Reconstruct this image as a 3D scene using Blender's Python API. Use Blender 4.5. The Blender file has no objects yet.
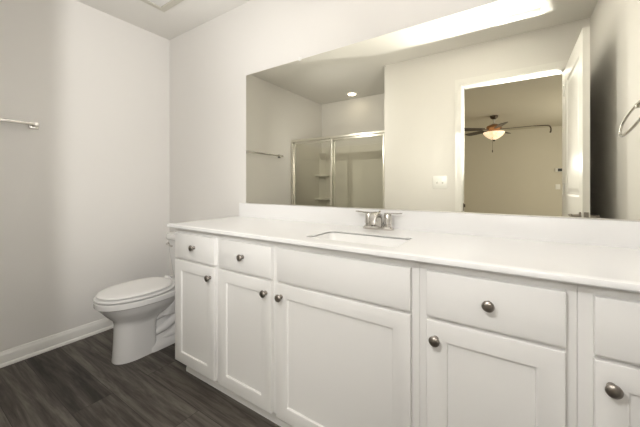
import bpy, bmesh, math, random
from mathutils import Vector, Matrix
random.seed(7)
PI = math.pi
C = bpy.context.scene.collection

# ------------------------------------------------------------------ camera, world, main light, exposure
cam_data = bpy.data.cameras.new('camera')
cam_data.sensor_width = 36.0
cam_data.lens = 294.0 / 640.0 * 36.0
cam_data.shift_y = -27.5 / 640.0
cam_data.clip_start = 0.02
cam = bpy.data.objects.new('camera', cam_data)
C.objects.link(cam)
cam.location = (0, 0, 1.115)
cam.rotation_euler = (PI / 2, 0, math.atan(193 / 294))
bpy.context.scene.camera = cam

world = bpy.data.worlds.new('world')
bpy.context.scene.world = world
world.use_nodes = True
world.node_tree.nodes['Background'].inputs['Color'].default_value = (0.9, 0.92, 1.0, 1)
world.node_tree.nodes['Background'].inputs['Strength'].default_value = 0.3

vs = bpy.context.scene.view_settings
vs.view_transform = 'Standard'
vs.look = 'None'
vs.gamma = 1.0
vs.use_curve_mapping = False
vs.exposure = 0.10


def lamp(name, kind, loc, power, color=(1, 1, 1), size=0.1, target=None, size_y=None, cone=None):
    l = bpy.data.lights.new(name, kind)
    l.energy = power
    l.color = color
    if kind == 'AREA':
        l.shape = 'RECTANGLE'
        l.size = size
        l.size_y = size_y or size
    else:
        l.shadow_soft_size = size
    if kind == 'SPOT':
        l.spot_size = math.radians(cone)
        l.spot_blend = 1.0
    o = bpy.data.objects.new(name, l)
    C.objects.link(o)
    o.location = loc
    if target is not None:
        o.rotation_euler = (Vector(target) - Vector(loc)).to_track_quat('-Z', 'Y').to_euler()
    return o


# the photographer's flashes: held in the bedroom just outside the doorway and turned up through the door opening at the
# bathroom ceiling and the toilet corner; the point-like lamps after them are fill, added to even out the brightness
FL = (0.42, -0.47, 1.655)
FC = (1.0, 0.985, 0.965)
lamp('bounce_flash', 'SPOT', FL, 520, FC, 0.03, target=(0.10, 0.0, 2.46), cone=80)
lamp('corner_flash', 'SPOT', FL, 135, FC, 0.03, target=(-2.65, 1.2, 1.6), cone=70)
lamp('left_bounce_flash', 'SPOT', FL, 35, FC, 0.03, target=(-1.3, 0.45, 2.46), cone=50)
lamp('camera_fill', 'SPOT', (-0.38, -0.12, 1.68), 31, FC, 0.0, target=(-0.5, 1.5, 1.0), cone=178)  # added frontal fill for the cabinet faces
lamp('low_fill', 'SPOT', (0.1, -0.12, 1.3), 8, FC, 0.0, target=(-0.25, 1.5, 0.8), cone=150)  # weak fill added lower down for the cabinet fronts
lamp('ceiling_fill', 'SPOT', (-1.45, 0.75, 1.2), 19, FC, 0.0, target=(-1.45, 0.80, 2.46), cone=110)  # added fill aimed up, so the ceiling brightens the toilet side
lamp('wall_bounce_fill', 'SPOT', (-0.5, 0.75, 1.35), 18, FC, 0.0, target=(-1.2, -0.3, 1.5), cone=150)  # fill added to light the door wall and bounce forward
lamp('right_wall_fill', 'SPOT', (-0.30, 0.85, 1.75), 9, FC, 0.0, target=(0.515, 0.80, 1.6), cone=130)  # added to lift the dim right wall in the mirror
lamp('shower_fill', 'SPOT', (-1.75, 0.75, 1.95), 30, FC, 0.0, target=(-1.9, -1.0, 1.7), cone=110)  # added fill brightening the shower alcove
# fill light added for the bedroom, for a window presumed there (right bedroom wall, out of view)
lamp('bedroom_fill', 'AREA', (2.4, -3.2, 1.5), 60, (1.0, 0.97, 0.9), 1.2, target=(-1, -3.2, 1.3), size_y=1.3)

# ------------------------------------------------------------------ geometry helpers
def link_mesh(name, bm, mats, parent=None, smooth=35, loc=None):
    bmesh.ops.recalc_face_normals(bm, faces=bm.faces[:])
    me = bpy.data.meshes.new(name)
    bm.to_mesh(me)
    bm.free()
    if not isinstance(mats, (list, tuple)):
        mats = [mats]
    for m in mats:
        me.materials.append(m)
    if smooth:
        me.shade_smooth()
        me.set_sharp_from_angle(angle=math.radians(smooth))
    o = bpy.data.objects.new(name, me)
    C.objects.link(o)
    if loc is not None:
        o.location = loc
    if parent is not None:
        o.parent = parent
    return o


def thing(name, label, cat, loc=(0, 0, 0), rotz=0, group=None):
    o = bpy.data.objects.new(name, None)
    o.empty_display_size = 0.05
    C.objects.link(o)
    o.location = loc
    o.rotation_euler = (0, 0, rotz)
    o['label'] = label
    o['category'] = cat
    if group:
        o['group'] = group
    return o


def tag(o, label, cat, group=None):
    o['label'] = label
    o['category'] = cat
    if group:
        o['group'] = group
    return o


def struct(o, label, cat):
    o['kind'] = 'structure'
    o['label'] = label
    o['category'] = cat
    return o


def box(bm, x0, x1, y0, y1, z0, z1, bev=0.0, seg=2, mat=0):
    r = bmesh.ops.create_cube(bm, size=1.0)
    vsx = r['verts']
    for v in vsx:
        v.co.x = x0 + (v.co.x + 0.5) * (x1 - x0)
        v.co.y = y0 + (v.co.y + 0.5) * (y1 - y0)
        v.co.z = z0 + (v.co.z + 0.5) * (z1 - z0)
    fs = set(f for v in vsx for f in v.link_faces)
    for f in fs:
        f.material_index = mat
    if bev > 0:
        es = list(set(e for v in vsx for e in v.link_edges))
        bmesh.ops.bevel(bm, geom=es, offset=bev, segments=seg, affect='EDGES', profile=0.5)


def B(*a, **k):
    bm = bmesh.new()
    box(bm, *a, **k)
    return bm


def loft(bm, rings, cap0=True, cap1=True, mat=0):
    """rings: list of lists of points with the same count"""
    vr = [[bm.verts.new(p) for p in r] for r in rings]
    n = len(vr[0])
    for a, b in zip(vr[:-1], vr[1:]):
        for i in range(n):
            j = (i + 1) % n
            f = bm.faces.new((a[i], a[j], b[j], b[i]))
            f.material_index = mat
    if cap0:
        bm.faces.new(vr[0]).material_index = mat
    if cap1:
        bm.faces.new(list(reversed(vr[-1]))).material_index = mat
    return vr


def lathe(bm, prof, seg=24, axis='Z', origin=(0, 0, 0), mat=0, cap0=True, cap1=True):
    """prof: (radius, height) pairs along the axis"""
    ox, oy, oz = origin
    rings = []
    for r, h in prof:
        ring = []
        for i in range(seg):
            a = 2 * PI * i / seg
            c, s = r * math.cos(a), r * math.sin(a)
            if axis == 'Z':
                ring.append((ox + c, oy + s, oz + h))
            elif axis == 'Y':
                ring.append((ox + c, oy + h, oz + s))
            else:
                ring.append((ox + h, oy + c, oz + s))
        rings.append(ring)
    loft(bm, rings, cap0, cap1, mat)


def tube(bm, pts, rad, seg=12, closed=False, mat=0):
    pts = [Vector(p) for p in pts]
    n = len(pts)
    rads = rad if isinstance(rad, (list, tuple)) else [rad] * n
    rings = []
    up = None
    for i, p in enumerate(pts):
        if closed:
            t = (pts[(i + 1) % n] - pts[i - 1]).normalized()
        else:
            t = (pts[min(i + 1, n - 1)] - pts[max(i - 1, 0)]).normalized()
        if up is None:
            up = Vector((0, 0, 1)) if abs(t.z) < 0.9 else Vector((1, 0, 0))
        u = (up - t * up.dot(t))
        u.normalize()
        w = t.cross(u)
        up = u
        rings.append([p + (u * math.cos(2 * PI * k / seg) + w * math.sin(2 * PI * k / seg)) * rads[i] for k in range(seg)])
    if closed:
        rings.append(rings[0])
        vr = [[bm.verts.new(q) for q in r] for r in rings[:-1]]
        vr.append(vr[0])
        for a, b in zip(vr[:-1], vr[1:]):
            for i in range(seg):
                j = (i + 1) % seg
                bm.faces.new((a[i], a[j], b[j], b[i])).material_index = mat
    else:
        loft(bm, rings, mat=mat)


def rrect(x0, x1, y0, y1, z, r, n=5):
    out = []
    for cx, cy, a0 in ((x1 - r, y1 - r, 0), (x0 + r, y1 - r, 90), (x0 + r, y0 + r, 180), (x1 - r, y0 + r, 270)):
        for k in range(n + 1):
            a = math.radians(a0 + 90 * k / n)
            out.append((cx + r * math.cos(a), cy + r * math.sin(a), z))
    return out


def extrude_profile(bm, prof, p0, p1, out, mat=0):
    """prof: (distance out of the wall, z) outline; swept straight from p0 to p1 (x,y)"""
    ox, oy = out
    r0 = [(p0[0] + d * ox, p0[1] + d * oy, z) for d, z in prof]
    r1 = [(p1[0] + d * ox, p1[1] + d * oy, z) for d, z in prof]
    loft(bm, [r0, r1], mat=mat)


# ------------------------------------------------------------------ materials (all procedural)
def mat(name, col, rough=0.5, metal=0.0, noise=0.0, nscale=20.0, bump=0.0, bscale=200.0, coat=0.0, spec=0.5):
    m = bpy.data.materials.new(name)
    m.use_nodes = True
    nt = m.node_tree
    p = nt.nodes['Principled BSDF']
    p.inputs['Roughness'].default_value = rough
    p.inputs['Metallic'].default_value = metal
    p.inputs['Coat Weight'].default_value = coat
    p.inputs['Specular IOR Level'].default_value = spec
    tc = nt.nodes.new('ShaderNodeTexCoord')
    nz = nt.nodes.new('ShaderNodeTexNoise')
    nz.inputs['Scale'].default_value = nscale
    nz.inputs['Detail'].default_value = 3
    nt.links.new(tc.outputs['Object'], nz.inputs['Vector'])
    mx = nt.nodes.new('ShaderNodeMix')
    mx.data_type = 'RGBA'
    a = tuple(c * (1 - noise) for c in col) + (1,)
    b = tuple(min(1, c * (1 + noise)) for c in col) + (1,)
    mx.inputs[6].default_value = a
    mx.inputs[7].default_value = b
    nt.links.new(nz.outputs['Fac'], mx.inputs[0])
    nt.links.new(mx.outputs[2], p.inputs['Base Color'])
    if bump > 0:
        n2 = nt.nodes.new('ShaderNodeTexNoise')
        n2.inputs['Scale'].default_value = bscale
        n2.inputs['Detail'].default_value = 4
        nt.links.new(tc.outputs['Object'], n2.inputs['Vector'])
        bp = nt.nodes.new('ShaderNodeBump')
        bp.inputs['Strength'].default_value = bump
        bp.inputs['Distance'].default_value = 0.002
        nt.links.new(n2.outputs['Fac'], bp.inputs['Height'])
        nt.links.new(bp.outputs['Normal'], p.inputs['Normal'])
    return m


M = {}
M['wall'] = mat('wall_paint', (0.755, 0.733, 0.70), 0.7, noise=0.012, nscale=3, bump=0.12, bscale=260, spec=0.25)
M['ceiling'] = mat('ceiling_paint', (0.77, 0.75, 0.71), 0.85, noise=0.01, nscale=4, bump=0.2, bscale=180, spec=0.15)
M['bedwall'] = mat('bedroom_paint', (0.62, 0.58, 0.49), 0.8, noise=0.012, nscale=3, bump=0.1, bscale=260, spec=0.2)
M['trim'] = mat('trim_paint', (0.80, 0.785, 0.75), 0.35, noise=0.01, nscale=8)
M['cabinet'] = mat('cabinet_paint', (0.85, 0.838, 0.815), 0.38, noise=0.01, nscale=6, bump=0.03, bscale=90)
M['counter'] = mat('cultured_marble', (0.81, 0.803, 0.793), 0.22, noise=0.012, nscale=14)
M['sink'] = mat('sink_porcelain', (0.84, 0.83, 0.81), 0.12, noise=0.005, nscale=5, coat=0.4)
M['porcelain'] = mat('toilet_porcelain', (0.80, 0.79, 0.775), 0.13, noise=0.005, nscale=5, coat=0.5)
M['seat'] = mat('seat_plastic', (0.81, 0.80, 0.785), 0.25, noise=0.005, nscale=5)
M['nickel'] = mat('brushed_nickel', (0.33, 0.30, 0.27), 0.32, metal=1.0, noise=0.08, nscale=120)
M['chrome'] = mat('satin_chrome', (0.62, 0.60, 0.565), 0.24, metal=1.0, noise=0.03, nscale=60)
M['alu'] = mat('silver_aluminium', (0.80, 0.78, 0.72), 0.3, metal=1.0, noise=0.03, nscale=60)
M['bronze'] = mat('dark_bronze', (0.10, 0.075, 0.055), 0.4, metal=0.7, noise=0.1, nscale=30)
M['blade'] = mat('dark_walnut_blade', (0.065, 0.05, 0.038), 0.5, noise=0.3, nscale=25)
M['copper'] = mat('antique_copper', (0.42, 0.24, 0.13), 0.35, metal=0.9, noise=0.2, nscale=40)
M['plate'] = mat('plate_plastic', (0.82, 0.81, 0.78), 0.35, noise=0.005, nscale=6)
M['acrylic'] = mat('shower_acrylic', (0.76, 0.73, 0.66), 0.3, noise=0.01, nscale=6)
M['carpet'] = mat('bedroom_carpet', (0.42, 0.38, 0.31), 0.95, noise=0.15, nscale=180, bump=0.6, bscale=500)
M['ventshade'] = mat('shaded_vent_plastic', (0.60, 0.575, 0.50), 0.5, noise=0.01)  # colour darkened for the shade on the frame's sloping sides
M['dark'] = mat('dark_gap', (0.05, 0.045, 0.04), 0.8, noise=0.05)
M['black'] = mat('black_plastic', (0.03, 0.03, 0.03), 0.4, noise=0.1)
M['edge'] = mat('mirror_glass_edge', (0.10, 0.12, 0.10), 0.2, noise=0.05)


def emit(name, col, strength, base=(0.9, 0.88, 0.82)):
    m = mat(name, base, 0.4, noise=0.01)
    p = m.node_tree.nodes['Principled BSDF']
    p.inputs['Emission Color'].default_value = tuple(col) + (1,)
    p.inputs['Emission Strength'].default_value = strength
    return m


M['downlight'] = emit('downlight_lens', (1.0, 0.88, 0.68), 16.0)
M['vanity_glass'] = emit('vanity_glass_glow', (1.0, 0.96, 0.91), 11.0)


def bowl_glass():
    m = emit('amber_swirl_glass', (1.0, 0.80, 0.55), 1.0, (0.85, 0.72, 0.55))
    nt = m.node_tree
    p = nt.nodes['Principled BSDF']
    tc = nt.nodes.new('ShaderNodeTexCoord')
    w = nt.nodes.new('ShaderNodeTexNoise')
    w.inputs['Scale'].default_value = 14
    w.inputs['Distortion'].default_value = 2
    r = nt.nodes.new('ShaderNodeValToRGB')
    r.color_ramp.elements[0].position = 0.35
    r.color_ramp.elements[0].color = (0.75, 0.48, 0.27, 1)
    r.color_ramp.elements[1].position = 0.65
    r.color_ramp.elements[1].color = (1.0, 0.86, 0.68, 1)
    nt.links.new(tc.outputs['Object'], w.inputs['Vector'])
    nt.links.new(w.outputs['Fac'], r.inputs['Fac'])
    nt.links.new(r.outputs['Color'], p.inputs['Emission Color'])
    return m


M['bowl'] = bowl_glass()


def mirror_mat():
    m = bpy.data.materials.new('mirror_silver')
    m.use_nodes = True
    p = m.node_tree.nodes['Principled BSDF']
    p.inputs['Metallic'].default_value = 1.0
    p.inputs['Roughness'].default_value = 0.0
    p.inputs['Base Color'].default_value = (0.91, 0.895, 0.80, 1)
    return m


M['mirror'] = mirror_mat()


def glass_mat():
    m = bpy.data.materials.new('clear_shower_glass')
    m.use_nodes = True
    nt = m.node_tree
    nt.nodes.clear()
    out = nt.nodes.new('ShaderNodeOutputMaterial')
    tr = nt.nodes.new('ShaderNodeBsdfTransparent')
    tr.inputs['Color'].default_value = (0.97, 0.97, 0.945, 1)
    gl = nt.nodes.new('ShaderNodeBsdfGlossy')
    gl.inputs['Roughness'].default_value = 0.0
    fr = nt.nodes.new('ShaderNodeFresnel')
    fr.inputs['IOR'].default_value = 1.45
    mx = nt.nodes.new('ShaderNodeMixShader')
    nt.links.new(fr.outputs[0], mx.inputs[0])
    nt.links.new(tr.outputs[0], mx.inputs[1])
    nt.links.new(gl.outputs[0], mx.inputs[2])
    nt.links.new(mx.outputs[0], out.inputs['Surface'])
    return m


M['glass'] = glass_mat()


def floor_mat():
    m = bpy.data.materials.new('grey_vinyl_plank')
    m.use_nodes = True
    nt = m.node_tree
    N, L = nt.nodes, nt.links
    p = N['Principled BSDF']
    tc = N.new('ShaderNodeTexCoord')
    br = N.new('ShaderNodeTexBrick')
    br.offset = 0.62
    br.inputs['Scale'].default_value = 1.0
    br.inputs['Brick Width'].default_value = 1.30
    br.inputs['Row Height'].default_value = 0.178
    br.inputs['Mortar Size'].default_value = 0.0012
    br.inputs['Mortar Smooth'].default_value = 0.2
    br.inputs['Color1'].default_value = (0.0, 0.0, 0.0, 1)
    br.inputs['Color2'].default_value = (1, 1, 1, 1)
    br.inputs['Mortar'].default_value = (0.5, 0.5, 0.5, 1)
    mp0 = N.new('ShaderNodeMapping')
    mp0.inputs['Location'].default_value = (0.50, 0.0, 0)
    L.new(tc.outputs['Object'], mp0.inputs['Vector'])
    L.new(mp0.outputs['Vector'], br.inputs['Vector'])
    sep = N.new('ShaderNodeSeparateColor')
    L.new(br.outputs['Color'], sep.inputs['Color'])
    # per plank offset of the grain
    comb = N.new('ShaderNodeCombineXYZ')
    mul = N.new('ShaderNodeMath'); mul.operation = 'MULTIPLY'; mul.inputs[1].default_value = 13.0
    L.new(sep.outputs['Red'], mul.inputs[0])
    L.new(mul.outputs[0], comb.inputs['X']); L.new(mul.outputs[0], comb.inputs['Z'])
    add = N.new('ShaderNodeVectorMath'); add.operation = 'ADD'
    L.new(tc.outputs['Object'], add.inputs[0]); L.new(comb.outputs[0], add.inputs[1])
    mp = N.new('ShaderNodeMapping')
    mp.inputs['Scale'].default_value = (1.3, 17.0, 1.0)
    L.new(add.outputs[0], mp.inputs['Vector'])
    g1 = N.new('ShaderNodeTexNoise')
    g1.inputs['Scale'].default_value = 1.0; g1.inputs['Detail'].default_value = 7; g1.inputs['Roughness'].default_value = 0.68
    g1.inputs['Distortion'].default_value = 0.6
    L.new(mp.outputs['Vector'], g1.inputs['Vector'])
    mp2 = N.new('ShaderNodeMapping')
    mp2.inputs['Scale'].default_value = (7.0, 90.0, 1.0)
    L.new(add.outputs[0], mp2.inputs['Vector'])
    g2 = N.new('ShaderNodeTexNoise')
    g2.inputs['Scale'].default_value = 1.0; g2.inputs['Detail'].default_value = 3
    L.new(mp2.outputs['Vector'], g2.inputs['Vector'])
    s1 = N.new('ShaderNodeMath'); s1.operation = 'MULTIPLY_ADD'; s1.inputs[1].default_value = 0.25
    L.new(g2.outputs['Fac'], s1.inputs[0])
    L.new(g1.outputs['Fac'], s1.inputs[2])
    s2 = N.new('ShaderNodeMath'); s2.operation = 'MULTIPLY_ADD'; s2.inputs[1].default_value = 0.20
    L.new(sep.outputs['Red'], s2.inputs[0]); L.new(s1.outputs[0], s2.inputs[2])
    rp = N.new('ShaderNodeValToRGB')
    e = rp.color_ramp.elements
    e[0].position = 0.50; e[0].color = (0.016, 0.013, 0.011, 1)
    e[1].position = 0.92; e[1].color = (0.175, 0.155, 0.132, 1)
    k = e.new(0.70); k.color = (0.068, 0.058, 0.049, 1)
    L.new(s2.outputs[0], rp.inputs['Fac'])
    mm = N.new('ShaderNodeMix'); mm.data_type = 'RGBA'
    mm.inputs[7].default_value = (0.02, 0.017, 0.015, 1)
    L.new(br.outputs['Fac'], mm.inputs[0]); L.new(rp.outputs['Color'], mm.inputs[6])
    L.new(mm.outputs[2], p.inputs['Base Color'])
    p.inputs['Roughness'].default_value = 0.5
    p.inputs['Specular IOR Level'].default_value = 0.35
    bp = N.new('ShaderNodeBump'); bp.inputs['Strength'].default_value = 0.15; bp.inputs['Distance'].default_value = 0.001
    L.new(s1.outputs[0], bp.inputs['Height']); L.new(bp.outputs['Normal'], p.inputs['Normal'])
    return m


M['floor'] = floor_mat()

# ------------------------------------------------------------------ key sizes
XL, XR = -2.649, 0.515          # left and right wall
YB = 1.505                      # vanity wall
YF, YF2 = -0.155, -0.27         # door wall, both faces
ZC = 2.460                      # ceiling
XA = -1.203                     # shower alcove side wall
YS = -1.086                     # shower back wall
DX0, DX1, DZ = -0.41, 0.355, 2.085   # door opening
BX0, BX1, BY = -1.09, 2.5, -5.47     # bedroom

# ------------------------------------------------------------------ the setting
struct(link_mesh('floor', B(XL - .1, XR + .1, YS - .1, YB + .1, -0.06, 0.0), M['floor'], smooth=0),
       'dark grey wood look plank floor', 'floor')
struct(link_mesh('ceiling', B(XL - .1, XR + .1, YS - .1, YB + .1, ZC, ZC + .08), M['ceiling'], smooth=0),
       'flat painted bathroom ceiling', 'ceiling')
struct(link_mesh('wall_left', B(XL - .1, XL, YS - .1, YB + .1, 0, ZC), M['wall'], smooth=0),
       'beige painted wall beside the toilet', 'wall')
struct(link_mesh('wall_back', B(XL, XR, YB, YB + .1, 0, ZC), M['wall'], smooth=0),
       'beige painted wall behind the vanity', 'wall')
struct(link_mesh('wall_right', B(XR, XR + .1, YF2, YB + .1, 0, ZC), M['wall'], smooth=0),
       'beige painted wall at the right end of the vanity', 'wall')
bm = bmesh.new()
box(bm, BX0, DX0 - .02, YF2, YF, 0, ZC)
box(bm, DX1 + .02, XR, YF2, YF, 0, ZC)
box(bm, DX0 - .02, DX1 + .02, YF2, YF, DZ + .02, ZC)
struct(link_mesh('wall_front', bm, M['wall'], smooth=0), 'beige wall with the doorway seen in the mirror', 'wall')
struct(link_mesh('wall_alcove_side', B(BX0, XA, YS - .1, YF, 0, ZC), M['wall'], smooth=0), 'side wall of the shower alcove', 'wall')
struct(link_mesh('wall_alcove_back', B(XL, BX0, YS - .1, YS, 0, ZC), M['wall'], smooth=0), 'back wall of the shower alcove', 'wall')
# strip closing the alcove back wall up to the side wall
# bedroom shell
struct(link_mesh('floor_bedroom', B(BX0 - .1, BX1 + .1, BY - .1, YF2 - .0, -0.06, -0.002), M['carpet'], smooth=0), 'bedroom carpet', 'floor')
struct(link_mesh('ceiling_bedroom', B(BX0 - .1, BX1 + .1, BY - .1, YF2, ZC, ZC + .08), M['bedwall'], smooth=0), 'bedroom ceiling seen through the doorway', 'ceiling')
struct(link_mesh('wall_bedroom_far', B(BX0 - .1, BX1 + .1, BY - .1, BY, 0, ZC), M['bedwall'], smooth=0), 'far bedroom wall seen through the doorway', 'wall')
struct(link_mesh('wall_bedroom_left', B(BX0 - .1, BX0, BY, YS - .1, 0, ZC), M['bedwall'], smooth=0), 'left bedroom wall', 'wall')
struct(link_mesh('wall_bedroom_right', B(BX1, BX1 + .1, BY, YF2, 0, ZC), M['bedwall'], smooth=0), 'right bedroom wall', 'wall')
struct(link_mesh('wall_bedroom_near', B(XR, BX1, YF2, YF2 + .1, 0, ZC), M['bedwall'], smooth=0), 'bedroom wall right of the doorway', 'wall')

# baseboards with shoe moulding
BASE = [(0, 0), (0.026, 0), (0.0255, 0.009), (0.022, 0.016), (0.0145, 0.020), (0.0135, 0.064), (0.011, 0.072), (0.007, 0.080), (0.005, 0.088), (0, 0.090)]


def baseboard(name, p0, p1, out, label):
    bm = bmesh.new()
    extrude_profile(bm, BASE, p0, p1, out)
    struct(link_mesh(name, bm, M['trim'], smooth=25), label, 'baseboard')


baseboard('baseboard_left', (XL, -0.25), (XL, YB), (1, 0), 'white baseboard with shoe moulding beside the toilet')
baseboard('baseboard_back', (XL, YB), (-1.70, YB), (0, -1), 'white baseboard behind the toilet')
baseboard('baseboard_front', (XA, YF), (DX0 - .075, YF), (0, 1), 'white baseboard on the door wall')
baseboard('baseboard_right', (XR, YF), (XR, 0.94), (-1, 0), 'white baseboard on the right wall')
baseboard('baseboard_bedroom', (BX0, BY), (BX1, BY), (0, 1), 'white baseboard in the bedroom')

# door jamb and casings
bm = bmesh.new()
box(bm, DX0 - .02, DX0, YF2 - .002, YF + .002, 0, DZ + .02)
box(bm, DX1, DX1 + .02, YF2 - .002, YF + .002, 0, DZ + .02)
box(bm, DX0 - .02, DX1 + .02, YF2 - .002, YF + .002, DZ, DZ + .02)
struct(link_mesh('trim_1', bm, M['trim'], smooth=0), 'white door jamb', 'trim')
CAS = [(0, 0.0), (0.009, 0.0), (0.012, 0.006), (0.012, 0.018), (0.015, 0.026), (0.018, 0.052), (0.018, 0.058), (0, 0.058)]  # out, across


def casing(name, y, sgn, label):
    bm = bmesh.new()
    a0 = 0.006
    rings = []
    # mitred U round the opening
    for (cx, cz, sx, sz) in ((DX0, 0, -1, 0), (DX0, DZ, -1, 1), (DX1, DZ, 1, 1), (DX1, 0, 1, 0)):
        rings.append([(cx + sx * (a0 + w), y + sgn * d, cz + sz * (a0 + w)) for d, w in CAS])
    loft(bm, rings)
    struct(link_mesh(name, bm, M['trim'], smooth=20), label, 'trim')


casing('trim_2', YF + .002, 1, 'white moulded door casing on the bathroom side')
casing('trim_3', YF2 - .002, -1, 'white moulded door casing on the bedroom side')


# ------------------------------------------------------------------ panel door, open against the right wall
def recess_panel(bm, pts_out, depth_dir, d1=0.006, w1=0.012, w2=0.02):
    pass


def panel_face(bm, x, sx, y0, y1, z0, z1, panels):
    """one face of a moulded door in the plane x, outward direction sx, with recessed panels"""
    ys = sorted(set([y0, y1] + [p[0] for p in panels] + [p[1] for p in panels]))
    zs = sorted(set([z0, z1] + [p[2] for p in panels] + [p[3] for p in panels]))
    cache = {}

    def V(px, py, pz):
        k = (round(px, 5), round(py, 5), round(pz, 5))
        if k not in cache:
            cache[k] = bm.verts.new((px, py, pz))
        return cache[k]
    for i in range(len(ys) - 1):
        for j in range(len(zs) - 1):
            a, b, c, d = ys[i], ys[i + 1], zs[j], zs[j + 1]
            inp = [p for p in panels if p[0] <= a and b <= p[1] and p[2] <= c and d <= p[3]]
            if not inp:
                bm.faces.new((V(x, a, c), V(x, b, c), V(x, b, d), V(x, a, d)))
    for (a, b, c, d) in panels:
        steps = [(0, 0), (0.012, -0.008), (0.03, -0.008), (0.055, -0.002)]
        prev = None
        for w, dep in steps:
            r = [V(x + sx * dep, a + w, c + w), V(x + sx * dep, b - w, c + w), V(x + sx * dep, b - w, d - w), V(x + sx * dep, a + w, d - w)]
            if prev:
                for k in range(4):
                    bm.faces.new((prev[k], prev[(k + 1) % 4], r[(k + 1) % 4], r[k]))
            prev = r
        bm.faces.new(prev)


DY0, DY1 = YF + 0.004, YF + 0.004 + 0.76
LX0, LX1 = 0.356, 0.390
LZ0, LZ1 = 0.012, DZ - 0.004
bm = bmesh.new()
pan = [(DY0 + .12, DY1 - .12, LZ0 + .22, LZ0 + .86), (DY0 + .12, DY1 - .12, LZ0 + 1.03, LZ1 - .12)]
panel_face(bm, LX0, -1, DY0, DY1, LZ0, LZ1, pan)
panel_face(bm, LX1, 1, DY0, DY1, LZ0, LZ1, pan)
for q in (((LX0, DY0, LZ0), (LX1, DY0, LZ0), (LX1, DY0, LZ1), (LX0, DY0, LZ1)), ((LX0, DY1, LZ0), (LX1, DY1, LZ0), (LX1, DY1, LZ1), (LX0, DY1, LZ1)),
          ((LX0, DY0, LZ0), (LX1, DY0, LZ0), (LX1, DY1, LZ0), (LX0, DY1, LZ0)), ((LX0, DY0, LZ1), (LX1, DY0, LZ1), (LX1, DY1, LZ1), (LX0, DY1, LZ1))):
    bm.faces.new([bm.verts.new(p) for p in q])
bmesh.ops.remove_doubles(bm, verts=bm.verts[:], dist=1e-5)
door = struct(link_mesh('door_1', bm, M['trim'], smooth=0), 'white two panel door standing open along the right wall', 'door')
for sx, x in ((-1, LX0), (1, LX1)):
    bm = bmesh.new()
    lathe(bm, [(0.027, 0), (0.027, sx * .006), (0.012, sx * .010), (0.010, sx * .040), (0.013, sx * .043), (0.013, sx * .050), (0.004, sx * .052)], 20, 'X', (x, DY1 - .06, 0.925))
    tube(bm, [(x + sx * .046, DY1 - .06, 0.925), (x + sx * .047, DY1 - .11, 0.927), (x + sx * .044, DY1 - .165, 0.923)], [0.009, 0.008, 0.006], 10)
    link_mesh('door_handle', bm, M['nickel'], door)
bm = B(LX0 + .006, LX1 - .006, DY1 - .0005, DY1 + .0025, 0.895, 0.955)
link_mesh('latch_plate', bm, M['nickel'], door, 0)
for z in (0.25, 1.05, 1.86):
    bm = bmesh.new()
    lathe(bm, [(0.006, 0), (0.006, .09)], 10, 'Z', (LX0 - .006, DY0 - .003 + .012, z))
    link_mesh('hinge', bm, M['trim'], door)
bm = bmesh.new()
box(bm, DX0 - .001, DX0 + .0025, YF2 + .035, YF2 + .085, 0.870, 0.945, .001, 1)
box(bm, DX0 + .0005, DX0 + .014, YF2 + .030, YF2 + .038, 0.905, 0.935, .001, 1)
bm2 = link_mesh('strike_plate', bm, M['bronze'], None, 0)
tag(bm2, 'small dark metal strike plate on the left door jamb', 'strike plate')

# ------------------------------------------------------------------ vanity cabinets
FRY = 0.995      # face frame plane
DRY = 0.975      # door front plane
TKY = 1.055      # toe kick plane
CTOP = 0.873     # top of the cabinets
KZ = 0.098


def knob(parent, x, z):
    bm = bmesh.new()
    lathe(bm, [(0.0095, 0), (0.0095, -.003), (0.006, -.006), (0.006, -.014), (0.010, -.017), (0.0155, -.0195), (0.0165, -.023), (0.0145, -.027), (0.009, -.0295), (0.003, -.0305)], 20, 'Y', (x, DRY, z))
    return link_mesh('knob', bm, M['nickel'], parent, 50)


def slab(x0, x1, z0, z1):
    """drawer front with a softened edge"""
    bm = bmesh.new()
    b = 0.0035
    rings = []
    for w, y in ((0, FRY - .0005), (0, DRY + .0035), (0.001, DRY + .001), (b, DRY)):
        rings.append([(x0 + w, y, z0 + w), (x1 - w, y, z0 + w), (x1 - w, y, z1 - w), (x0 + w, y, z1 - w)])
    loft(bm, rings)
    return bm


def shaker(x0, x1, z0, z1, st=0.057):
    bm = bmesh.new()
    rings = []
    for w, y in ((0, FRY - .0005), (0, DRY + .003), (0.0015, DRY + .0008), (0.004, DRY), (st, DRY), (st + .004, DRY + .002), (st + .006, DRY + .009)):
        rings.append([(x0 + w, y, z0 + w), (x1 - w, y, z0 + w), (x1 - w, y, z1 - w), (x0 + w, y, z1 - w)])
    loft(bm, rings)
    return bm


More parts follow.
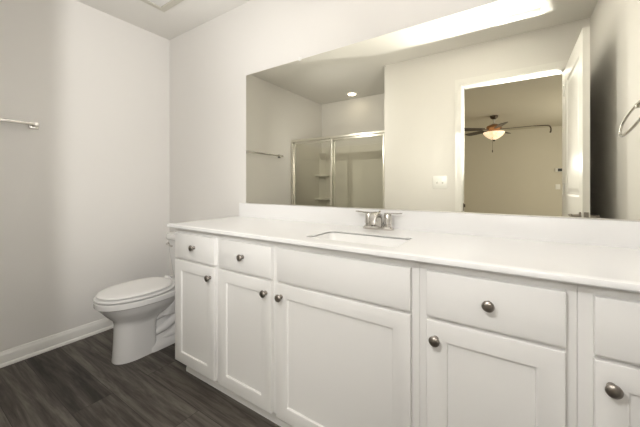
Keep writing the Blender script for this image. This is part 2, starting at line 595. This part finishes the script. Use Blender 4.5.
def cabinet(name, label, x0, x1, fronts):
    t = thing(name, label, 'cabinet', (0, 0, 0))
    bm = bmesh.new()
    g = 0.0004
    # box behind the frame
    box(bm, x0 + g, x0 + .018, FRY + .02, YB - .003, KZ - .006, CTOP)
    box(bm, x1 - .018, x1 - g, FRY + .02, YB - .003, KZ - .006, CTOP)
    box(bm, x0 + .018, x1 - .018, FRY + .02, YB - .003, KZ - .006, KZ + .012)
    box(bm, x0 + .018, x1 - .018, YB - .015, YB - .003, KZ + .012, CTOP)
    link_mesh('carcass', bm, M['cabinet'], t, 0)
    # face frame with its openings
    bm = bmesh.new()
    box(bm, x0 + g, x1 - g, FRY, FRY + .02, KZ - .006, CTOP, 0.0012, 1)
    link_mesh('face_frame', bm, M['cabinet'], t, 0)
    bm = bmesh.new()
    tx = x0 + (.028 if x0 < -1 else g)
    box(bm, tx, x1 - g, TKY, YB - .003, 0.0, KZ - .007)
    link_mesh('toe_kick', bm, M['cabinet'], t, 0)
    bm = bmesh.new()
    pr = [(TKY, 0), (TKY - .016, 0), (TKY - .016, .016), (TKY - .013, .025), (TKY - .007, .030), (TKY, .032)]
    loft(bm, [[(tx, y, z) for y, z in pr], [(x1 - g, y, z) for y, z in pr]])
    link_mesh('shoe_moulding', bm, M['cabinet'], t, 30)
    for kind, a, b, c, d, kx, kz in fronts:
        p = link_mesh(kind, slab(a, b, c, d) if kind != 'door' else shaker(a, b, c, d), M['cabinet'], t, 30)
        if kx is not None:
            knob(p, kx, kz)
    return t


ZD0, ZD1 = 0.700, 0.843
ZR0, ZR1 = 0.098, 0.688
XV0, XV1, XV2, XV3 = -1.676, -0.258, 0.138, 0.513
cabinet('vanity_cabinet', 'widest white vanity cabinet, under the sink, with three doors, beside the toilet', XV0, XV1, [
    ('drawer', -1.658, -1.298, ZD0, ZD1, -1.470, 0.775),
    ('drawer', -1.263, -0.902, ZD0, ZD1, -1.083, 0.775),
    ('false_drawer_front', -0.868, -0.284, ZD0, ZD1, None, None),
    ('door', -1.660, -1.298, ZR0, ZR1, -1.330, 0.634),
    ('door', -1.267, -0.902, ZR0, ZR1, -0.932, 0.634),
    ('door', -0.872, -0.284, ZR0, ZR1, -0.842, 0.634)])
cabinet('vanity_cabinet', 'narrow white vanity cabinet right of the sink with one whole drawer over one whole door', XV1, XV2, [
    ('drawer', -0.232, 0.114, ZD0, ZD1, -0.059, 0.775),
    ('door', -0.232, 0.113, ZR0, ZR1, -0.204, 0.634)])
cabinet('vanity_cabinet', 'white vanity cabinet at the far right end against the right wall', XV2, XV3, [
    ('drawer', 0.168, 0.500, ZD0, ZD1, 0.334, 0.775),
    ('door', 0.168, 0.500, ZR0, ZR1, 0.198, 0.634)])

# ------------------------------------------------------------------ countertop, backsplash, sink
CZ = 0.8925
CX0, CX1, CY0 = -1.70, 0.5135, 0.951
SX0, SX1, SY0, SY1 = -0.763, -0.356, 1.040, 1.269
bm = bmesh.new()
outer = [(CX0 + .03, CY0 + .03, CZ), (CX1, CY0 + .03, CZ), (CX1, YB - .002, CZ), (CX0 + .03, YB - .002, CZ)]
inner = rrect(SX0, SX1, SY0, SY1, CZ, 0.022, 5)


def ringe(pts):
    v = [bm.verts.new(p) for p in pts]
    return [bm.edges.new((v[i], v[(i + 1) % len(v)])) for i in range(len(v))]


es = ringe(outer) + ringe(inner)
bmesh.ops.triangle_fill(bm, edges=es, use_beauty=True)
r = bmesh.ops.extrude_face_region(bm, geom=bm.faces[:])
for v in [g for g in r['geom'] if isinstance(g, bmesh.types.BMVert)]:
    v.co.z -= 0.0060
bmesh.ops.recalc_face_normals(bm, faces=bm.faces[:])
pe = [(.03, 0), (.005, 0), (.0015, -.0015), (0, -.005), (0, -.0155), (.003, -.0192), (.03, -.0192)]
loft(bm, [[(x, CY0 + a, CZ + b) for a, b in pe] for x in (CX0, CX1)])
loft(bm, [[(CX0 + a, y, CZ + b) for a, b in pe] for y in (CY0 + .03, YB - .002)])
top = tag(link_mesh('countertop', bm, M['counter'], None, 30), 'long white vanity countertop covering all the cabinets, with the sink cut into it', 'countertop')
bm = bmesh.new()
pb = [(-.002, 0), (-.021, 0), (-.021, .0935), (-.0205, .0955), (-.019, .0965), (-.002, .0965)]
loft(bm, [[(x, YB + a, CZ + b) for a, b in pb] for x in (CX0 + .012, CX1)])
tag(link_mesh('backsplash', bm, M['counter'], None, 30), 'low white backsplash strip standing along the wall under the mirror', 'backsplash')

bm = bmesh.new()
e = 0.009
g = CZ - .0105
rings = [rrect(SX0 - .02, SX1 + .02, SY0 - .02, SY1 + .02, CZ - .0062, .03),
         rrect(SX0 - .018, SX1 + .018, SY0 - .018, SY1 + .018, g, .03),
         rrect(SX0 - .002, SX1 + .002, SY0 - .002, SY1 + .002, g, .026),
         rrect(SX0 + .001, SX1 - .001, SY0 + .001, SY1 - .001, g - .004, .028),
         rrect(SX0 + .014, SX1 - .014, SY0 + .014, SY1 - .014, CZ - .11, .04),
         rrect(SX0 + .03, SX1 - .03, SY0 + .03, SY1 - .03, CZ - .135, .045),
         rrect(SX0 + .06, SX1 - .06, SY0 + .05, SY1 - .05, CZ - .143, .04)]
loft(bm, rings, cap0=False, cap1=True)
# outer shell
rings = [rrect(SX0 - .02, SX1 + .02, SY0 - .02, SY1 + .02, CZ - .0062, .03),
         rrect(SX0 - .02, SX1 + .02, SY0 - .02, SY1 + .02, CZ - .022, .03),
         rrect(SX0 + .004, SX1 - .004, SY0 + .004, SY1 - .004, CZ - .12, .04),
         rrect(SX0 + .05, SX1 - .05, SY0 + .04, SY1 - .04, CZ - .155, .04)]
loft(bm, rings, cap0=False, cap1=True)
bmesh.ops.remove_doubles(bm, verts=bm.verts[:], dist=1e-5)
sink = tag(link_mesh('sink_basin', bm, M['sink'], None, 40), 'white rectangular undermount sink set in the countertop', 'sink')
bm = bmesh.new()
lathe(bm, [(0.028, 0), (0.028, .003), (0.020, .004), (0.018, .002), (0.016, .006), (0.004, .008)], 20, 'Z', ((SX0 + SX1) / 2, (SY0 + SY1) / 2 + .02, CZ - .1425))
link_mesh('drain', bm, M['chrome'], sink)

# ------------------------------------------------------------------ faucet
FX, FY = -0.581, 1.432
fa = thing('faucet', 'brushed metal two handle faucet behind the sink', 'faucet', (FX, FY, CZ))
bm = bmesh.new()
loft(bm, [rrect(-.082, .082, -.026, .026, 0, .025), rrect(-.082, .082, -.026, .026, .009, .025), rrect(-.076, .076, -.021, .021, .015, .02)])
link_mesh('base_plate', bm, M['chrome'], fa)
for s in (-1, 1):
    bm = bmesh.new()
    lathe(bm, [(0.022, .012), (0.0215, .02), (0.019, .022), (0.0185, .026), (0.0225, .030), (0.021, .055), (0.0195, .077), (0.016, .082), (0.004, .084)], 20, 'Z', (s * .051, 0, 0))
    hd = link_mesh('handle', bm, M['chrome'], fa)
    bm = bmesh.new()
    rings = []
    for x, w, th, z in ((-.014, .012, .003, .083), (.02, .012, .003, .084), (.05, .010, .0025, .086), (.074, .007, .002, .088)):
        rings.append([(s * (.051 + x), -w, z - th), (s * (.051 + x), w, z - th), (s * (.051 + x), w, z + th), (s * (.051 + x), -w, z + th)])
    loft(bm, rings)
    link_mesh('lever', bm, M['chrome'], hd)
bm = bmesh.new()
path = [(0, .004, .010), (0, .004, .045), (0, -.002, .066), (0, -.022, .080), (0, -.048, .080), (0, -.068, .068), (0, -.078, .050), (0, -.082, .032)]
rings = []
for i, p in enumerate(path):
    a = Vector(path[max(0, i - 1)]); b = Vector(path[min(len(path) - 1, i + 1)])
    t = (b - a).normalized()
    n = Vector((0, -t.z, t.y))
    w = .021 - .0003 * i
    h = .015 - .0012 * i
    c = Vector(p)
    ring = []
    for k in range(16):
        ang = 2 * PI * k / 16
        cx = math.copysign(abs(math.cos(ang)) ** 0.35, math.cos(ang)); cy = math.copysign(abs(math.sin(ang)) ** 0.35, math.sin(ang))
        ring.append(c + Vector((w * cx, 0, 0)) + n * (h * cy))
    rings.append(ring)
loft(bm, rings)
link_mesh('spout', bm, M['chrome'], fa, 50)
bm = bmesh.new()
tube(bm, [(0, .021, .012), (0, .021, .085)], .0025, 8)
lathe(bm, [(.003, .083), (.006, .087), (.006, .093), (.002, .096)], 10, 'Z', (0, .021, 0))
link_mesh('lift_rod', bm, M['chrome'], fa)

# ------------------------------------------------------------------ mirror
MX0, MX1, MZ0, MZ1 = -1.627, 0.512, 0.9905, 1.921
mi = thing('wall_mirror', 'large frameless mirror on the wall above the backsplash', 'mirror', (0, YB, MZ0))
bm = bmesh.new()
box(bm, MX0, MX1, -.008, -.001, 0.002, MZ1 - MZ0)
for f in bm.faces:
    f.normal_update()
    if f.normal.y > -0.9:
        f.material_index = 1
link_mesh('mirror_glass', bm, [M['mirror'], M['edge']], mi, 0)
bm = B(MX0, MX1, -.010, -.001, -.0006, 0.004)
link_mesh('bottom_channel', bm, M['alu'], mi, 0)
for x in (-1.136, 0.02):
    bm = bmesh.new()
    h = MZ1 - MZ0
    box(bm, x - .008, x + .008, -.013, -.001, h - .008, h + .014, 0.003, 2)
    link_mesh('mirror_clip', bm, M['plate'], mi, 30)

# ------------------------------------------------------------------ toilet
TX = -2.103


def egg(cx, yf, yb, hw, z, n=40, pf=2.2, pb=2.6):
    """plan outline: front tip yf, back yb, half width hw; widest a little behind the middle"""
    ym = yf + (yb - yf) * 0.56
    out = []
    for k in range(n):
        a = 2 * PI * k / n
        c, s = math.cos(a), math.sin(a)
        pw = pf if s < 0 else pb
        x = math.copysign(abs(c) ** (2 / pw), c) * hw
        y = math.copysign(abs(s) ** (2 / pw), s) * ((ym - yf) if s < 0 else (yb - ym)) + ym
        out.append((cx + x, y, z))
    return out


to = thing('toilet', 'white two piece toilet with closed lid between the left wall and the vanity', 'toilet', (TX, 1.1, 0))


def T(name, bm, m, parent=to, smooth=50):
    bmesh.ops.translate(bm, vec=(-TX, -1.1, 0), verts=bm.verts[:])
    return link_mesh(name, bm, m, parent, smooth)


bm = bmesh.new()
loft(bm, [egg(TX, .829, 1.072, .088, 0.0, pf=2.3, pb=7), egg(TX, .829, 1.072, .088, .01, pf=2.3, pb=7), egg(TX, .833, 1.068, .085, .05, pf=2.3, pb=7), egg(TX, .837, 1.066, .083, .13, pf=2.3, pb=7), egg(TX, .840, 1.07, .084, .215, pf=2.3, pb=7),
          egg(TX, .840, 1.10, .092, .238, pb=3.5), egg(TX, .832, 1.16, .112, .262), egg(TX, .796, 1.20, .146, .300), egg(TX, .768, 1.23, .167, .335), egg(TX, .750, 1.25, .177, .358),
          egg(TX, .742, 1.255, .182, .366), egg(TX, .738, 1.26, .186, .368), egg(TX, .737, 1.26, .187, .372), egg(TX, .736, 1.26, .188, .398), egg(TX, .741, 1.255, .184, .403)], True, True)
bowl = T('bowl', bm, M['porcelain'], smooth=32)
# rear deck carrying the tank, foot and trapway
bm = bmesh.new()
loft(bm, [rrect(TX - .10, TX + .10, 1.10, 1.40, .22, .04), rrect(TX - .13, TX + .13, 1.12, 1.46, .30, .05), rrect(TX - .17, TX + .17, 1.14, 1.48, .375, .05), rrect(TX - .175, TX + .175, 1.14, 1.48, .395, .05), rrect(TX - .17, TX + .17, 1.145, 1.475, .40, .05)])
T('tank_deck', bm, M['porcelain'], bowl)
bm = bmesh.new()
loft(bm, [rrect(TX - .095, TX + .095, 1.0, 1.43, 0, .05), rrect(TX - .095, TX + .095, 1.0, 1.43, .028, .05), rrect(TX - .082, TX + .082, 1.0, 1.42, .045, .045), rrect(TX - .055, TX + .055, 1.0, 1.40, .10, .04), rrect(TX - .055, TX + .055, 1.0, 1.40, .26, .04)])
for s in (-1, 1):
    x = TX + s * .050
    tube(bm, [(x, 1.06, .115), (x, 1.12, .125), (x, 1.18, .15), (x, 1.23, .195), (x, 1.27, .25), (x, 1.31, .31)], [.026, .030, .032, .033, .033, .03], 16)
    tube(bm, [(x, 1.06, .215), (x, 1.12, .225), (x, 1.17, .25), (x, 1.21, .29), (x, 1.24, .34)], [.024, .026, .028, .028, .026], 16)
    tube(bm, [(x, 1.08, .05), (x, 1.18, .062), (x, 1.26, .105), (x, 1.32, .165), (x, 1.365, .20), (x, 1.40, .16), (x, 1.41, .03)], [.024, .030, .032, .034, .035, .034, .034], 16)
T('trapway_foot', bm, M['porcelain'], bowl)
for s in (-1, 1):
    bm = bmesh.new()
    lathe(bm, [(.016, 0), (.016, .008), (.010, .016), (.003, .019)], 14, 'Z', (TX + s * .083, 1.27, .028))
    T('bolt_cap', bm, M['seat'], bowl)
# seat ring and lid
bm = bmesh.new()
loft(bm, [egg(TX, .775, 1.18, .150, .4030, pb=2.2), egg(TX, .775, 1.18, .150, .4096, pb=2.2), egg(TX, .738, 1.206, .184, .4100, pb=2.2), egg(TX, .735, 1.208, .187, .414, pb=2.2), egg(TX, .737, 1.206, .186, .420, pb=2.2), egg(TX, .746, 1.20, .178, .4230, pb=2.2)])
T('seat', bm, M['seat'])
bm = bmesh.new()
loft(bm, [egg(TX, .785, 1.165, .140, .4230, pb=2.1), egg(TX, .785, 1.165, .140, .4302, pb=2.1), egg(TX, .750, 1.190, .172, .4306, pb=2.1), egg(TX, .748, 1.192, .174, .435, pb=2.1), egg(TX, .752, 1.190, .171, .440, pb=2.1), egg(TX, .765, 1.18, .161, .4432, pb=2.1), egg(TX, .805, 1.15, .13, .4450, pb=2.1), egg(TX, .88, 1.08, .07, .4460, pb=2.1)])
T('lid', bm, M['seat'])
for s in (-1, 1):
    bm = bmesh.new()
    lathe(bm, [(.011, -.03), (.013, -.025), (.013, .025), (.011, .03)], 14, 'X', (TX + s * .075, 1.222, .424))
    box(bm, TX + s * .075 - .02, TX + s * .075 + .02, 1.205, 1.25, .399, .416, .003, 2)
    T('hinge', bm, M['seat'])
# tank
bm = bmesh.new()
loft(bm, [rrect(TX - .185, TX + .185, 1.325, 1.485, .398, .04), rrect(TX - .195, TX + .195, 1.318, 1.49, .42, .04), rrect(TX - .222, TX + .222, 1.302, 1.495, .60, .04), rrect(TX - .228, TX + .228, 1.298, 1.495, .690, .04)])
tank = T('tank', bm, M['porcelain'])
bm = bmesh.new()
loft(bm, [rrect(TX - .230, TX + .230, 1.288, 1.497, .690, .04), rrect(TX - .236, TX + .236, 1.283, 1.498, .696, .045), rrect(TX - .236, TX + .236, 1.283, 1.498, .724, .045), rrect(TX - .230, TX + .230, 1.29, 1.497, .736, .04), rrect(TX - .20, TX + .20, 1.33, 1.48, .740, .03)])
T('tank_lid', bm, M['porcelain'], tank)
bm = bmesh.new()
lathe(bm, [(.014, 0), (.014, -.006), (.008, -.010), (.008, -.020), (.003, -.022)], 14, 'Y', (TX - .195, 1.302, .655))
tube(bm, [(TX - .197, 1.284, .655), (TX - .16, 1.280, .653), (TX - .115, 1.279, .647)], [.007, .006, .008], 10)
T('flush_lever', bm, M['chrome'], tank)

# ------------------------------------------------------------------ towel bar and towel ring
tb = thing('towel_bar', 'silver towel bar with square posts on the left wall', 'towel bar', (XL, 0.28, 1.515))
for y in (-.305, .305):
    bm = bmesh.new()
    box(bm, 0, .012, y - .024, y + .024, -.024, .024, .003, 2)
    box(bm, .010, .075, y - .011, y + .011, -.012, .012, .003, 2)
    link_mesh('post', bm, M['chrome'], tb, 30)
bm = B(.054, .070, -.30, .30, -.008, .010, .003, 2)
link_mesh('bar', bm, M['chrome'], tb, 30)

tr = thing('towel_ring', 'silver oval towel ring on the right wall seen in the mirror', 'towel ring', (XR, 1.10, 1.478))
bm = bmesh.new()
box(bm, -.012, 0, -.024, .024, -.024, .024, .003, 2)
box(bm, -.052, -.010, -.010, .010, -.011, .011, .003, 2)
link_mesh('post', bm, M['chrome'], tr, 30)
bm = bmesh.new()
RA, RT = [2 * PI * k / 48 for k in range(48)], math.radians(9)
pts = []
for a in RA:
    u = math.copysign(abs(math.cos(a)) ** 0.85, math.cos(a)) * .185
    w = math.copysign(abs(math.sin(a)) ** 0.85, math.sin(a)) * .055
    pts.append((-.046 - .010 * (1 - math.sin(a)), -.02 + u * math.cos(RT) - w * math.sin(RT), -.052 + u * math.sin(RT) + w * math.cos(RT)))
tube(bm, pts, .006, 10, True)
link_mesh('ring', bm, M['chrome'], tr)

# ------------------------------------------------------------------ light switch
SWX, SWZ = -0.618, 1.152
sw = thing('light_switch', 'white double switch plate left of the doorway, seen in the mirror', 'light switch', (SWX, YF, SWZ))
bm = B(-.068, .068, 0, .006, -.064, .064, .003, 2)
link_mesh('switch_plate', bm, M['plate'], sw, 30)
for s in (-1, 1):
    bm = bmesh.new()
    loft(bm, [[(s * .027 - .006, .005, -.014), (s * .027 + .006, .005, -.014), (s * .027 + .006, .005, .014), (s * .027 - .006, .005, .014)],
              [(s * .027 - .005, .014, -.002), (s * .027 + .005, .014, -.002), (s * .027 + .005, .016, .008), (s * .027 - .005, .016, .008)]])
    link_mesh('toggle', bm, M['plate'], sw, 0)

# ------------------------------------------------------------------ ceiling: exhaust fan, register, shower downlight
ex = thing('exhaust_fan', 'square white exhaust fan cover on the ceiling above the toilet', 'exhaust fan', (-2.09, 1.08, ZC))
bm = bmesh.new()
h = 0.155
rings = [[(-h, -h, 0), (h, -h, 0), (h, h, 0), (-h, h, 0)]]
for w, z in ((h, -.004), (h - .004, -.010), (h - .054, -.020), (h - .060, -.014)):
    rings.append([(-w, -w, z), (w, -w, z), (w, w, z), (-w, w, z)])
loft(bm, rings)
link_mesh('cover_frame', bm, M['ventshade'], ex, 0)
bm = B(-h + .062, h - .062, -h + .062, h - .062, -.0185, -.0135, .002, 2)
link_mesh('cover_panel', bm, M['plate'], ex, 30)

rg = thing('air_register', 'white slotted air register on the ceiling near the door, seen in the mirror', 'air vent', (0.04, 0.21, ZC))
bm = bmesh.new()
w0, w1, d0, d1 = .165, .135, .085, .055
rings = [[(-a, -b, z), (a, -b, z), (a, b, z), (-a, b, z)] for a, b, z in ((w0, d0, 0), (w0, d0, -.003), (w1 + .006, d1 + .006, -.012), (w1, d1, -.012), (w1, d1, -.002))]
loft(bm, rings)
link_mesh('register_frame', bm, M['plate'], rg, 0)
for i in range(9):
    y = -d1 + .012 * i + .007
    bm = bmesh.new()
    loft(bm, [[(-w1, y - .004, -.011), (-w1, y - .003, -.012), (-w1, y + .005, -.004), (-w1, y + .004, -.003)], [(w1, y - .004, -.011), (w1, y - .003, -.012), (w1, y + .005, -.004), (w1, y + .004, -.003)]])
    link_mesh('louver', bm, M['plate'], rg, 0)

dl = thing('recessed_light', 'round lit recessed ceiling light over the shower, seen in the mirror', 'ceiling light', (-1.97, -0.86, ZC))
bm = bmesh.new()
lathe(bm, [(.092, 0), (.092, -.004), (.070, -.007), (.058, -.003), (.056, -.001)], 32)
link_mesh('trim_ring', bm, M['plate'], dl, 40)
bm = bmesh.new()
lathe(bm, [(.056, -.0015), (.052, -.006), (.03, -.009), (.005, -.010)], 32)
link_mesh('lens', bm, M['downlight'], dl, 40)


# ------------------------------------------------------------------ shower
sp = thing('shower_surround', 'beige acrylic shower surround with corner shelves behind the glass', 'shower surround', (0, 0, 0))
SZ = 1.74
bm = bmesh.new()
box(bm, XL + .001, XL + .016, YS + .001, -.30, .101, SZ, .003, 1)
link_mesh('side_panel', bm, M['acrylic'], sp, 0)
link_mesh('side_panel', B(XA - .016, XA - .001, YS + .001, -.30, .101, SZ, .003, 1), M['acrylic'], sp, 0)
link_mesh('back_panel', B(XL + .016, XA - .016, YS + .001, YS + .016, .101, SZ, .003, 1), M['acrylic'], sp, 0)
# corner column and shelves
cx, cy = XL + .016, YS + .016
bm = bmesh.new()
pr = [(0, 0), (.075, 0), (.05, .03), (.03, .05), (0, .075)]
loft(bm, [[(cx + a, cy + b, z) for a, b in pr] for z in (.101, 1.60, 1.66)])
link_mesh('corner_column', bm, M['acrylic'], sp, 20)
for z in (.60, .92, 1.295):
    bm = bmesh.new()
    pts = [(0, 0)] + [(.20 * math.cos(PI / 2 * k / 10), .20 * math.sin(PI / 2 * k / 10)) for k in range(11)]
    loft(bm, [[(cx + a, cy + b, zz) for a, b in pts] for zz in (z - .022, z)])
    link_mesh('corner_shelf', bm, M['acrylic'], sp, 30)
bm = bmesh.new()
x0, x1, y0, y1 = XL + .001, XA - .001, YS + .001, -.245
rings = [rrect(x0, x1, y0, y1, z, r) for z, r in ((0.0, .01), (.09, .01), (.10, .012))]
rings += [rrect(x0 + .06, x1 - .06, y0 + .06, y1 - .08, .095, .05), rrect(x0 + .08, x1 - .08, y0 + .08, y1 - .10, .045, .05)]
loft(bm, rings)
tag(link_mesh('shower_pan', bm, M['acrylic'], None, 30), 'low beige shower pan under the glass doors', 'shower pan')

sd = thing('shower_door', 'silver framed glass sliding shower door seen in the mirror', 'shower door', (0, -.294, 0))
HZ = 1.765
link_mesh('header_rail', B(XL + .017, XA - .017, -.026, .026, HZ - .032, HZ, .004, 2), M['alu'], sd, 30)
link_mesh('bottom_track', B(XL + .017, XA - .017, -.026, .026, .1005, .13, .004, 2), M['alu'], sd, 30)
link_mesh('wall_jamb', B(XL + .017, XL + .045, -.022, .022, .13, HZ - .032, .003, 2), M['alu'], sd, 30)
link_mesh('wall_jamb', B(XA - .045, XA - .017, -.022, .022, .13, HZ - .032, .003, 2), M['alu'], sd, 30)


def slider(x0, x1, y, z1):
    g = link_mesh('glass_panel', B(x0 + .01, x1 - .01, y - .003, y + .003, .145, z1 - .01), M['glass'], sd, 0)
    link_mesh('side_rail', B(x0, x0 + .024, y - .009, y + .009, .135, z1, .003, 2), M['alu'], g, 30)
    link_mesh('side_rail', B(x1 - .024, x1, y - .009, y + .009, .135, z1, .003, 2), M['alu'], g, 30)
    link_mesh('top_rail', B(x0 + .024, x1 - .024, y - .009, y + .009, z1 - .03, z1, .003, 2), M['alu'], g, 30)
    link_mesh('bottom_rail', B(x0 + .024, x1 - .024, y - .009, y + .009, .135, .16, .003, 2), M['alu'], g, 30)
    return g


slider(XL + .046, -1.935, -.012, HZ - .033)
slider(-1.985, XA - .046, .012, HZ - .033)

# ------------------------------------------------------------------ vanity light above the mirror (out of the frame)
vl = thing('vanity_light', 'long lit vanity light bar on the wall above the mirror', 'wall light', (-0.50, YB, 2.35))
bm = B(-.58, .58, -.020, -.001, -.05, .05, .004, 2)
link_mesh('back_plate', bm, M['nickel'], vl, 30)
bm = B(-.60, .60, -.085, -.020, -.038, .038, .004, 2)
link_mesh('housing', bm, M['nickel'], vl, 30)
bm = B(-.595, .595, -.095, -.0855, -.034, .034, .003, 2)
link_mesh('diffuser', bm, M['vanity_glass'], vl, 30)

# ------------------------------------------------------------------ bedroom: ceiling fan, wall control, wall plate
FNX, FNY = -0.305, -3.55
cf = thing('ceiling_fan', 'dark five blade ceiling fan with lit bowl light in the room beyond the doorway', 'ceiling fan', (FNX, FNY, ZC))
bm = bmesh.new()
lathe(bm, [(.065, 0), (.068, -.02), (.055, -.05), (.022, -.068)], 24)
link_mesh('canopy', bm, M['bronze'], cf)
bm = bmesh.new()
lathe(bm, [(.013, -.06), (.013, -.17)], 14)
link_mesh('downrod', bm, M['plate'], cf)
bm = bmesh.new()
lathe(bm, [(.03, -.155), (.075, -.175), (.125, -.20), (.13, -.235), (.105, -.265), (.085, -.29), (.09, -.305), (.08, -.315)], 32)
link_mesh('motor_housing', bm, M['copper'], cf)
for k in range(5):
    a = -2 * PI * k / 5 + 0.03
    R = Matrix.Rotation(a, 4, 'Z')
    bm = bmesh.new()
    out = [(.20, -.050), (.28, -.062), (.52, -.070), (.62, -.066), (.655, -.045), (.665, 0), (.655, .045), (.62, .066), (.52, .070), (.28, .062), (.20, .050)]
    loft(bm, [[(x, y, -.268 - y * .20 + dz) for x, y in out] for dz in (0, .007)])
    bmesh.ops.transform(bm, matrix=R, verts=bm.verts[:])
    bl = link_mesh('blade', bm, M['blade'], cf, 30)
    bm = bmesh.new()
    loft(bm, [[(.09, -.02, -.262), (.09, .02, -.262), (.09, .02, -.254), (.09, -.02, -.254)], [(.16, -.012, -.268), (.16, .012, -.268), (.16, .012, -.260), (.16, -.012, -.260)], [(.25, -.035, -.263), (.25, .035, -.277), (.25, .035, -.272), (.25, -.035, -.258)]])
    bmesh.ops.transform(bm, matrix=R, verts=bm.verts[:])
    link_mesh('blade_iron', bm, M['bronze'], bl, 30)
bm = bmesh.new()
lathe(bm, [(.175, -.312), (.182, -.322), (.172, -.345), (.140, -.385), (.090, -.425), (.040, -.452), (.012, -.46)], 36)
link_mesh('light_bowl', bm, M['bowl'], cf)
bm = bmesh.new()
lathe(bm, [(.020, -.452), (.026, -.462), (.016, -.475), (.008, -.488), (.002, -.492)], 16)
link_mesh('finial', bm, M['bronze'], cf)
bm = bmesh.new()
tube(bm, [(-.02, .10, -.31), (-.02, .10, -.66)], .0022, 6)
lathe(bm, [(.003, -.66), (.009, -.675), (.009, -.70), (.003, -.712)], 10, 'Z', (-.02, .10, 0))
link_mesh('pull_chain', bm, M['bronze'], cf)
bm = bmesh.new()
tube(bm, [(.62, 0, -.262), (.70, 0, -.268), (.78, 0, -.270), (.825, 0, -.275), (.85, 0, -.295), (.862, 0, -.33), (.862, 0, -.375), (.852, 0, -.405)], [.008, .008, .008, .009, .010, .011, .012, .013], 8)
link_mesh('hooked_rod', bm, M['bronze'], cf)

th = thing('thermostat', 'small dark screened control on the far wall beyond the doorway', 'thermostat', (0.87, BY, 1.475))
link_mesh('case', B(-.075, .05, 0, .022, -.04, .04, .005, 2), M['plate'], th, 30)
link_mesh('screen', B(-.03, .047, .021, .024, -.033, .033, .001, 1), M['black'], th, 0)
link_mesh('wall_plate', B(.80, .885, BY, BY + .007, 1.04, 1.155, .003, 2), M['plate'], None, 30)
wp = bpy.data.objects['wall_plate']
tag(wp, 'pale wall plate below the dark control in the far room', 'wall plate')
